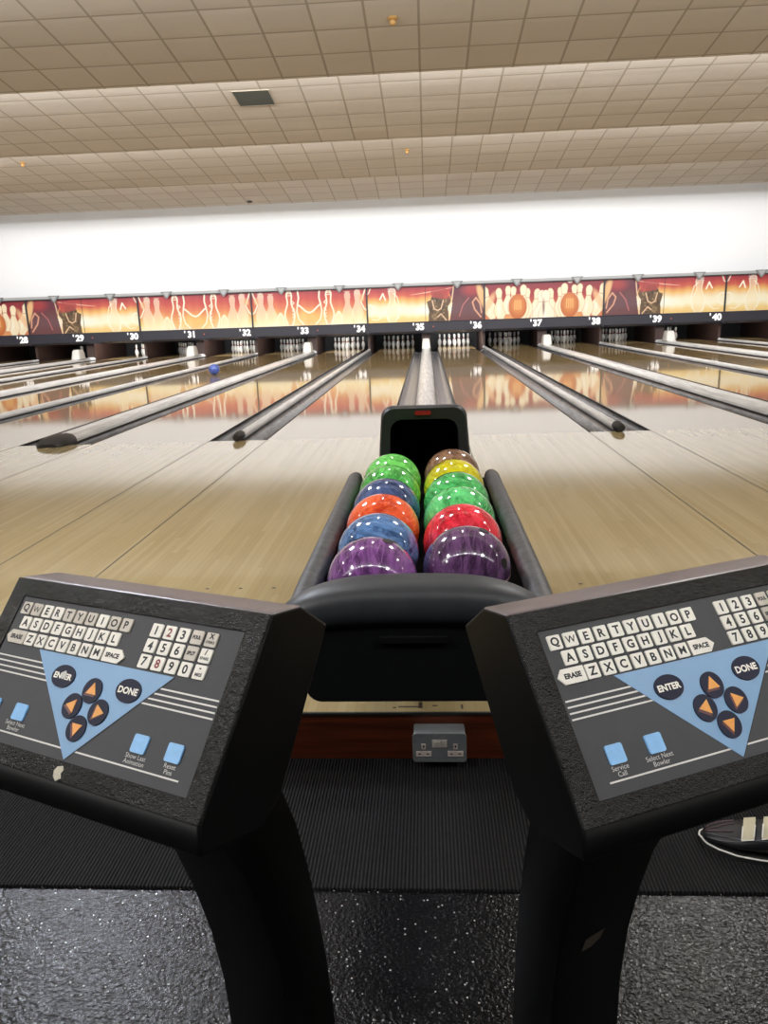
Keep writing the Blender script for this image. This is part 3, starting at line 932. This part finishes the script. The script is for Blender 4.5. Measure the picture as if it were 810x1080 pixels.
def console(pose_O, ex, ez, label, extras):
    ex = Vector(ex).normalized(); ez = Vector(ez); ez = (ez - ez.dot(ex)*ex).normalized(); ey = ez.cross(ex)
    O = Vector(pose_O)
    bz = (ZL + .001 - (O.z + ex.z*BASE.x + ey.z*BASE.y))/ez.z
    dz = bz - BASE.z
    r = empty('scoring_console', (0, 0, 0), label, 'console', 'keypad consoles on curved pedestals')
    mw = Matrix(((ex.x, ey.x, ez.x, 0), (ex.y, ey.y, ez.y, 0), (ex.z, ey.z, ez.z, 0), (0, 0, 0, 1)))
    r.matrix_world = Matrix.Translation(O + ex*BASE.x + ey*BASE.y + ez*BASE.z) @ mw
    # head
    bm = bmesh.new()
    x0, x1 = -2.2*U - BASE.x, 18.97*U - BASE.x
    pf = [(.0258, .0290), (.078, .0185), (.128, -.022), (.012, -.172), (-.025, -.190), (-.121, -.161), (-.117, -.1315)]
    pf = [(y-BASE.y, z-BASE.z) for y, z in pf]
    prism(bm, pf, 'x', x0, x1)
    bm.faces.ensure_lookup_table()
    for f in bm.faces:
        f.normal_update()
        c = f.calc_center_median()
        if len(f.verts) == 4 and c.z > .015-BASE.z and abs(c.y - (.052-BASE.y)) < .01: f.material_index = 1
    obj('head', bm, [M['console_black'], M['console_sheen']], r, bevel=.004, seg=2)
    # bezel frame
    bm = bmesh.new()
    OUT = [(-2.12, 2.02), (-2.12, -9.42), (18.9, -9.42), (18.9, 2.02)]; INN = [(-.77, .78), (-.77, -8.32), (17.62, -8.32), (17.62, .78)]
    def sub(a, b, n): return [(a[0]+(b[0]-a[0])*i/n, a[1]+(b[1]-a[1])*i/n) for i in range(n)]
    o_, i_ = OUT, INN
    vo0 = [bm.verts.new(pp(*p, -.002)) for p in o_]; vo1 = [bm.verts.new(pp(*p, .003)) for p in o_]; vi1 = [bm.verts.new(pp(*p, .003)) for p in i_]; vi0 = [bm.verts.new(pp(*p, -.002)) for p in i_]
    for a, b in ((vo0, vo1), (vo1, vi1), (vi1, vi0), (vi0, vo0)):
        for j in range(4): bm.faces.new((a[j], a[(j+1) % 4], b[(j+1) % 4], b[j]))
    obj('bezel', bm, M['crackle'], r, bevel=.0012, seg=2)
    # keypad sheet with printed lines
    bm = bmesh.new()
    plate(bm, [(-.76, .77), (-.76, -8.31), (17.61, -8.31), (17.61, .77)], -.002, .0012, 0)
    def hline(xa, xb, y, w=.045): plate(bm, [(xa, y-w), (xb, y-w), (xb, y+w), (xa, y+w)], .0008, .00145, 1)
    for i in range(4):
        y = -3.22-.33*i
        hline(-.62, 17.5, y)
    hline(.17, 16.74, -7.66)
    for s, x, y in (('Service', 1.06, -7.05), ('Call', 1.06, -7.36), ('Select Next', 3.53, -7.05), ('Bowler', 3.53, -7.36), ('Show Last', 13.4, -7.05), ('Animation', 13.4, -7.36), ('Reset', 15.88, -7.05), ('Pins', 15.88, -7.36)):
        ctext(bm, s, x, y, .36, .0015, 2)
    kp = obj('keypad_sheet', bm, [M['pad_grey'], M['line'], M['print']], r)
    bm = bmesh.new(); plate(bm, [(2.75, -2.45), (8.45, -8.22), (13.95, -2.45)], .0010, .0019, 0)
    plate(bm, [(8.45, -8.3), (14.07, -2.45), (13.95, -2.45), (8.4, -8.2)], .0009, .0016, 1)
    obj('blue_triangle', bm, [M['blue'], M['dark']], r)
    def key(name, outline, mats, s=None, size=.62, c=(0, 0), ink=1, fit=.62, bold=.022, h=.0032, lab=None, s2=None, sx=1.):
        bm = bmesh.new(); plate(bm, outline, .0010, h, 0)
        if s: ctext(bm, s, c[0], c[1] + (.2 if s2 else 0), size, h+.0002, ink, fit, bold, sx)
        if s2: ctext(bm, s2, c[0], c[1]-.16, .26, h+.0002, ink, fit, .01)
        o = obj(name, bm, mats, r)
        if lab: o['label'] = lab
        return o
    def sq(x, y, w=.40, hh=.41): return rrect(x-w, x+w, y-hh, y+hh, .06, 2)
    KM = [M['key'], M['key_ink']]; KW = [M['key_worn'], M['key_ink']]
    for row, x0_, y_ in (('QWERTYUIOP', 0, 0), ('ASDFGHJKL', .54, -.96), ('ZXCVBNM', 1.59, -1.95)):
        for i, ch in enumerate(row):
            x = x0_ + i*(1. if row[0] != 'A' else .994)
            worn = ch in 'QWTYUOP' and row[0] == 'Q' and extras == 'L'
            key('key', sq(x, y_), KW if worn else KM, ch, .66, (x, y_), bold=.008 if ch in 'MW' else .022, lab='%s key' % ch)
    key('key', [(-.85+.25, -1.95), (-.28, -1.52), (1.1, -1.52), (1.1, -2.38), (-.28, -2.38)], KW if extras == 'L' else KM, 'ERASE', .42, (.33, -1.95), fit=1.05, lab='arrow shaped ERASE key')
    key('key', [(8.16, -1.52), (9.45, -1.52), (9.85, -1.95), (9.45, -2.38), (8.16, -2.38)], KM, 'SPACE', .42, (8.9, -1.95), fit=1.1, lab='arrow shaped SPACE key')
    pad = [['1', '2', '3', 'FOUL', ('X', 'STRIKE')], ['4', '5', '6', 'SPLIT', ('/', 'SPARE')], ['7', '8', '9', '0', ('-', 'MISS')]]
    for j, rw in enumerate(pad):
        for i, ch in enumerate(rw):
            x, y = 11.45 + 1.035*i, -.955*j
            if isinstance(ch, tuple): key('key', sq(x, y), KW if (j < 1 and extras == 'L') else KM, ch[0], .4, (x, y), s2=ch[1], lab='%s key' % ch[1])
            elif len(ch) > 1: key('key', sq(x, y), KW, ch, .36, (x, y), fit=.6, lab='%s key' % ch)
            else: key('key', sq(x, y), [M['key'], M['key_red']] if ch in '28' and extras == 'L' else KM, ch, .72, (x, y), lab='%s key' % ch)
    def disc(cx_, cy_, rx, ry, n=28): return [(cx_+rx*math.cos(2*PI*i/n), cy_+ry*math.sin(2*PI*i/n)) for i in range(n)]
    key('round_button', disc(5.76, -3.74, .94, .70), [M['navy'], M['key']], 'ENTER', .52, (5.76, -3.74), fit=1.5, bold=.02, lab='navy ENTER button')
    key('round_button', disc(11.15, -3.74, .94, .70), [M['navy'], M['key']], 'DONE', .56, (11.15, -3.74), fit=1.5, bold=.02, lab='navy DONE button')
    for (x, y, ang, nm) in ((8.48, -4.19, 90, 'up'), (7.43, -5.29, 180, 'left'), (9.58, -5.29, 0, 'right'), (8.47, -6.44, -90, 'down')):
        bm = bmesh.new(); plate(bm, disc(x, y, .72, .76), .0010, .0034, 0)
        a = math.radians(ang)
        def tri(s, dx=0, dy=0):
            return [(x+dx+s*.46*math.cos(a+q), y+dy+s*.46*math.sin(a+q)) for q in (0, 2*PI/3, 4*PI/3)]
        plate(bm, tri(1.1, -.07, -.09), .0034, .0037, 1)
        plate(bm, tri(1.0, .02, .02), .0034, .0040, 2)
        o = obj('arrow_button', bm, [M['navy'], M['redbrown'], M['orange']], r); o['label'] = 'navy button with orange %s arrow' % nm
    for x, nm in ((1.06, 'Service Call'), (3.53, 'Select Next Bowler'), (13.4, 'Show Last'), (15.88, 'Reset Pins')):
        o = key('square_button', rrect(x-.52, x+.52, -6.36-.5, -6.36+.5, .12, 3), [M['btn_blue']], lab='light blue %s button' % nm)
    # pedestal
    bm = bmesh.new(); rings = []
    pts = [(-.10, -.03, .055), (-.17, -.02, .11), (-.24, .02, .155), (-.31, .055, .187), (-.38, .088, .212), (-.46, .113, .230), (-.55, .135, .245), (-.65, .148, .257), (-.75, .152, .264), (bz-.0, .152, .27)]
    for z, yf, yb in pts:
        rings.append([(x, y, z - BASE.z) for x, y in rrect(-.061, .061, yf-BASE.y, yb-BASE.y, .006, 2)])
    loft(bm, rings)
    obj('pedestal', bm, M['console_black'], r, smooth=True, autos=35)
    bm = bmesh.new(); prism(bm, rrect(-.09, .09, .105-BASE.y, .295-BASE.y, .02, 4), 'z', bz-BASE.z, bz-BASE.z+.008)
    obj('base_plate', bm, M['console_black'], r)
    # chips and sticker
    if extras == 'L':
        bm = bmesh.new(); plate(bm, [(8.35, -8.65), (8.7, -8.55), (8.85, -8.75), (8.75, -8.95), (8.9, -9.2), (8.6, -9.4), (8.3, -9.2), (8.2, -8.9)], .0028, .0036)
        obj('paint_chip', bm, M['chip'], r)
        bm = bmesh.new(); plate(bm, [(5.6, -3.55), (5.85, -3.4), (6.05, -3.62), (5.95, -3.9), (5.65, -3.88)], .0030, .0040)
        obj('worn_patch', bm, M['print'], r)
        bm = bmesh.new(); lathe(bm, [(0, .007), (.003, .006), (.004, 0)], (.061, .06-BASE.y, -.28-BASE.z), 12, axis='x')
        obj('bolt', bm, M['console_sheen'], r)
    else:
        bm = bmesh.new()
        zz, yf0 = -.56, .136
        def fp(x, z): return (x - BASE.x, np.interp(-z, [.46, .55, .65], [.113, .135, .148]) - BASE.y - .0012, z - BASE.z)
        bm.faces.new([bm.verts.new(fp(*q)) for q in ((.134, -.558), (.150, -.554), (.164, -.54), (.167, -.522), (.150, -.528), (.138, -.534))])
        obj('torn_sticker', bm, M['sticker'], r)
    return r
console((-.4696, .861, .7302), (.9109, -.4117, .0267), (0, 0, 1), 'left black scoring console with keypad, paint chipped white below the blue triangle', 'L')
console((.1481, .7361, .7344), (.9207, .39, .0157), (0, 0, 1), 'right black scoring console with keypad, torn sticker on its pedestal', 'R')

# ------------------------------------------------------------ power socket on the riser
t = empty('power_socket', (-.035+.073, YR-.045, -.1195), 'grey metal double power socket fixed to the wooden riser', 'power socket')
t.location = (-.0351+.073, YR-.0035, -.1196)
bm = bmesh.new(); prism(bm, rrect(-.070, .070, .002, .084, .006, 3), 'y', -.052, 0)
obj('back_box', bm, M['steel'], t)
bm = bmesh.new(); prism(bm, rrect(-.073, .073, 0, .086, .010, 4), 'y', -.056, -.0505)
f = obj('face_plate', bm, M['steel'], t, bevel=.001)
for s in (-1, 1):
    bm = bmesh.new(); box(bm, s*.043-.021, s*.043+.021, -.0575, -.055, .018, .034)
    for dx in (-.011, .011): box(bm, s*.043+dx-.0035, s*.043+dx+.0035, -.0582, -.0570, .0245, .0275, 1)
    obj('socket_outlet', bm, [M['socket_white'], M['dark']], f)
    bm = bmesh.new(); box(bm, s*.043-.006, s*.043+.006, -.0575, -.055, .040, .056)
    box(bm, s*.043-.002, s*.043+.002, -.0582, -.0570, .045, .052, 1)
    obj('earth_slot', bm, [M['socket_white'], M['dark']], f)
bm = bmesh.new(); box(bm, -.02, .02, -.058, -.055, .046, .068)
for dx in (-.010, 0, .010): box(bm, dx-.003, dx+.003, -.0595, -.0575, .050, .064, 1)
obj('rocker_switch', bm, [M['socket_white'], M['print']], f)

# ------------------------------------------------------------ bowling shoe
r = empty('bowling_shoe', (.640, 1.585, ZL+.006), 'black bowling shoe with cream velcro straps and a white welt on the carpet', 'shoe')
r.rotation_euler.z = math.radians(-24)
def sw(t):      # half width near, far, height by t along the length (toe = 0)
    w = np.interp(t, [0, .02, .06, .14, .28, .42, .6, .8, .93, 1.0], [.004, .018, .030, .042, .050, .047, .036, .034, .031, .012])
    h = np.interp(t, [0, .02, .06, .14, .28, .42, .55, .7, .85, 1.0], [.016, .028, .036, .044, .056, .074, .090, .080, .086, .082])
    c = np.interp(t, [0, .3, .6, 1], [0, .004, .006, 0])
    return w, h, c
L_ = .285
bm = bmesh.new(); rings = []
TS = [0, .012, .03, .06, .1, .15, .2, .28, .36, .44, .52, .6, .7, .8, .88, .94, .98, 1.0]
for t_ in TS:
    w, h, c = sw(t_)
    ring = []
    for j in range(16):
        a = 2*PI*j/16
        x_, z_ = math.cos(a), math.sin(a)
        ww = w*(1 if z_ < 0 else (1-.30*z_*min(1, t_*3)))
        ring.append((t_*L_, c + ww*math.copysign(abs(x_)**.75, x_), .014 + (h-.014)*(.5+.5*z_ if z_ > -.4 else max(0, .5+.5*z_))))
    rings.append(ring)
loft(bm, rings)
obj('upper', bm, M['shoe_black'], r, smooth=True)
def soleout(g, t0=0):
    a_ = [(t_*L_ - (g if t_ == 0 else 0) + (g if t_ == 1 else 0), sw(t_)[2]+sw(t_)[0]+g) for t_ in TS]; b_ = [(t_*L_ - (g if t_ == 0 else 0) + (g if t_ == 1 else 0), sw(t_)[2]-sw(t_)[0]-g) for t_ in TS[::-1]]
    return a_+b_
bm = bmesh.new(); prism(bm, soleout(.002), 'z', 0, .012)
obj('sole', bm, M['shoe_sole'], r)
bm = bmesh.new(); so = soleout(.0035)
tube(bm, [(x, y, .0145) for x, y in so] + [(so[0][0], so[0][1], .0145)], .0022, 6, caps=False)
obj('welt', bm, M['welt'], r, smooth=True)
def surf(t_, a):       # point on the upper's surface at angle a (0 far side .. pi near side)
    w, h, c = sw(t_); x_, z_ = math.cos(a), math.sin(a)
    ww = w*(1-.30*z_*min(1, t_*3))
    return Vector((t_*L_, c + ww*math.copysign(abs(x_)**.75, x_), .014 + (h-.014)*(.5+.5*z_)))
for (t0, t1) in ((.30, .385), (.44, .53)):
    bm = bmesh.new(); ed = bmesh.new()
    n = 9; As = [math.radians(50 + 105*i/(n-1)) for i in range(n)]
    rows_ = []
    for off in (.0005, .0045):
        for tt in (t0, t1):
            rows_.append([surf(tt, a + 0) + Vector((0, math.cos(a)*off, math.sin(a)*off + off*.3)) for a in As])
    V = [[bm.verts.new(p) for p in row] for row in rows_]
    order = [V[0], V[1], V[3], V[2]]
    for q in range(4):
        a_, b_ = order[q], order[(q+1) % 4]
        for i in range(n-1): bm.faces.new((a_[i], a_[i+1], b_[i+1], b_[i]))
    for i in (0, n-1): bm.faces.new([o_[i] for o_ in order])
    sp = obj('strap', bm, M['strap'], r, smooth=True, autos=40)
    path = [rows_[2][i] for i in range(4, n)] + [rows_[3][i] for i in range(n-1, 3, -1)]
    tube(ed, path, .0014, 6)
    obj('strap_edging', ed, M['strap_edge'], sp, smooth=True)
def stitch(pts, m, rad=.0011, name='stitching'):
    bm = bmesh.new(); tube(bm, [surf(t_, math.radians(a)) + Vector((0, math.cos(math.radians(a))*.001, .0008)) for t_, a in pts], rad, 5)
    obj(name, bm, m, r, smooth=True)
stitch([(.03+.03*i, 130+2.2*i) for i in range(18)], M['stitch'])
stitch([(.05+.03*i, 166-.8*i) for i in range(18)], M['stitch'])
stitch([(.03+.02*i, 112) for i in range(11)], M['stitch_pink'], .0014, 'vamp_trim')
stitch([(.03+.02*i, 100-2*i) for i in range(11)], M['stitch_pink'], .0014, 'vamp_trim')
stitch([(.03+.02*i, 84-3*i) for i in range(11)], M['stitch_pink'], .0014, 'vamp_trim')
bm = bmesh.new()
cl = []
for i in range(17):
    a = 2*PI*i/16
    cl.append((L_*(.77 + .17*math.cos(a)), .004 + .022*math.sin(a), .086 - .004*math.cos(2*a)))
tube(bm, cl, .006, 8, caps=False)
obj('collar', bm, M['shoe_black'], r, smooth=True)
bm = bmesh.new(); ring = [bm.verts.new((x, y, z+.002)) for x, y, z in cl[:-1]]; bm.faces.new(ring)
obj('opening', bm, M['matte_black'], r)

# ------------------------------------------------------------ ceiling fittings
def on_ceiling(o, y):
    o.rotation_euler.x = -math.atan(SL)
for (x, y, lab) in ((-.29, 9.75, 'brass sprinkler head in the nearest ceiling tier, right of centre'), (-.31, 17.2, 'small brass sprinkler head in the third ceiling tier near the middle'), (-8.3, 16.9, 'small brass sprinkler head near the left edge of the ceiling')):
    o = empty('sprinkler_head', (x, y, ceil_z(y)), lab, 'sprinkler'); on_ceiling(o, y)
    bm = bmesh.new(); lathe(bm, [(0, .062), (-.008, .06), (-.016, .03)], n=18); obj('escutcheon', bm, M['brass'], o, smooth=True)
    bm = bmesh.new(); lathe(bm, [(-.012, .022), (-.035, .034), (-.055, .036), (-.075, .022), (-.082, 0)], n=16); obj('sprinkler_body', bm, M['brass'], o, smooth=True)
y = 12.98
o = empty('ceiling_vent', (-2.57, y, ceil_z(y) - .001), 'dark rectangular air vent set in the second ceiling tier', 'vent'); on_ceiling(o, y)
bm = bmesh.new()
for a in ((-.29, .29, -.29, -.275), (-.29, .29, .275, .29), (-.29, -.275, -.275, .275), (.275, .29, -.275, .275)): box(bm, *a, -.010, 0)
obj('vent_frame', bm, M['vent_frame'], o)
bm = bmesh.new(); box(bm, -.275, .275, -.275, .275, -.005, -.002)
for i in range(14):
    yy = -.262 + .04*i; box(bm, -.275, .275, yy-.004, yy+.010, -.009, -.005)
obj('grille', bm, M['vent'], o)
bm = bmesh.new(); lathe(bm, [(0, .07), (-.03, .07), (-.045, .03), (-.046, 0)], n=14)
o = obj('smoke_detector', bm, M['vent']); o.location = (-4.7, 22.1, ceil_z(22.1)); tag(o, 'small dark detector at the far edge of the ceiling above the white wall', 'detector')

# ------------------------------------------------------------ lights
def area(name, loc, rot, sx, sy, power, col=(1, 1, 1), spread=None):
    ld = bpy.data.lights.new(name, 'AREA'); ld.shape = 'RECTANGLE'; ld.size = sx; ld.size_y = sy
    ld.energy = power; ld.color = col
    if spread: ld.spread = spread
    o = bpy.data.objects.new(name, ld); COL.objects.link(o); o.location = loc; o.rotation_euler = rot
    return o
XC = (X0+X1)/2; XW = X1-X0-.6
R = math.radians
warm = (1, .93, .82); cool = (.95, .97, 1)
for i, e in enumerate(edges):
    if e < -1: continue
    last = i == len(edges)-1
    pw = 260 if e < 4 else (520 if e < 8 else 480)
    if e > 22: pw = 20
    elif e > 18: pw = 175
    elif e > 15: pw = 420
    # facing +Y, a little downwards
    area('cove_light', (XC, e+.05, EZ+.17), (R(82 if e < 18 else 78), 0, 0), XW, .22, pw, cool if e > 18 else (.96, .97, 1))
for e in edges:
    if 10 < e < 20:
        area('lane_fill_light', (XC, e+.14, EZ+.16), (R(38), 0, 0), XW, .16, 300 if e < 18 else 120, (1, .98, .95))  # unseen fill hidden behind the edges, added to brighten the lanes
# overhead fittings above the approach, out of frame
def aimed(loc, target, size, power, col, spread):
    d = Vector(target) - Vector(loc)
    q = d.to_track_quat('-Z', 'Y').to_euler()
    return area('spot_fitting', loc, q, size, size, power, col, R(spread))
aimed((-3.27, 5.84, 4.10), (-.8, 1.3, -.15), .55, 22, (.84, .89, 1), 60)
aimed((2.48, 6.17, 4.10), (.57, 1.37, -.15), .5, 10, (1, .98, .95), 60)
aimed((-4.1, .2, 4.15), (-.2, .76, .76), .40, 8, (1, .98, .96), 50)
aimed((-6.2, -1.2, 4.15), (-.26, .66, .6), .40, 10, (1, .98, .96), 50)
aimed((3.35, -.35, 4.15), (.19, .775, .757), .40, 8, (1, .98, .96), 50)
area('overhead_light', (-.2, 5.7, 4.10), (0, 0, 0), .08, 1.2, 14, (1, .98, .95))
for x in (-11, -6.2, -1.4, 4.6, 9):
    area('downlight_and_fill', (x, 3.6, 4.05), (R(14), 0, 0), .3, .3, 34, (1, .97, .93))
for x in (-1.8, -.2, 1.5):
    area('downlight_and_fill', (x, -.6, 4.2), (R(10), 0, 0), .35, .35, 26, (.97, .98, 1))  # unseen fill behind the camera, added to brighten the keypads
# pit lights
for n in range(28, 42):
    pw = {36: 60, 34: 44, 32: 46, 30: 50, 33: 22, 31: 10, 29: 8, 28: 8, 35: 11, 37: 7, 38: 9, 39: 10, 40: 12, 41: 14}[n]
    area('pit_light', (lane_x(n), YM+.35, .98), (R(-48+90-20), 0, 0), .9, .1, pw, (1, .98, .95))
w = bpy.data.worlds.new('world'); S.world = w; w.use_nodes = True
w.node_tree.nodes['Background'].inputs[0].default_value = (.6, .62, .65, 1); w.node_tree.nodes['Background'].inputs[1].default_value = .15
S.view_settings.view_transform = 'Standard'
S.view_settings.exposure = 0
S.cycles.use_denoising = True
S.cycles.sample_clamp_indirect = 4.0
S.cycles.max_bounces = 8
S.cycles.caustics_reflective = False
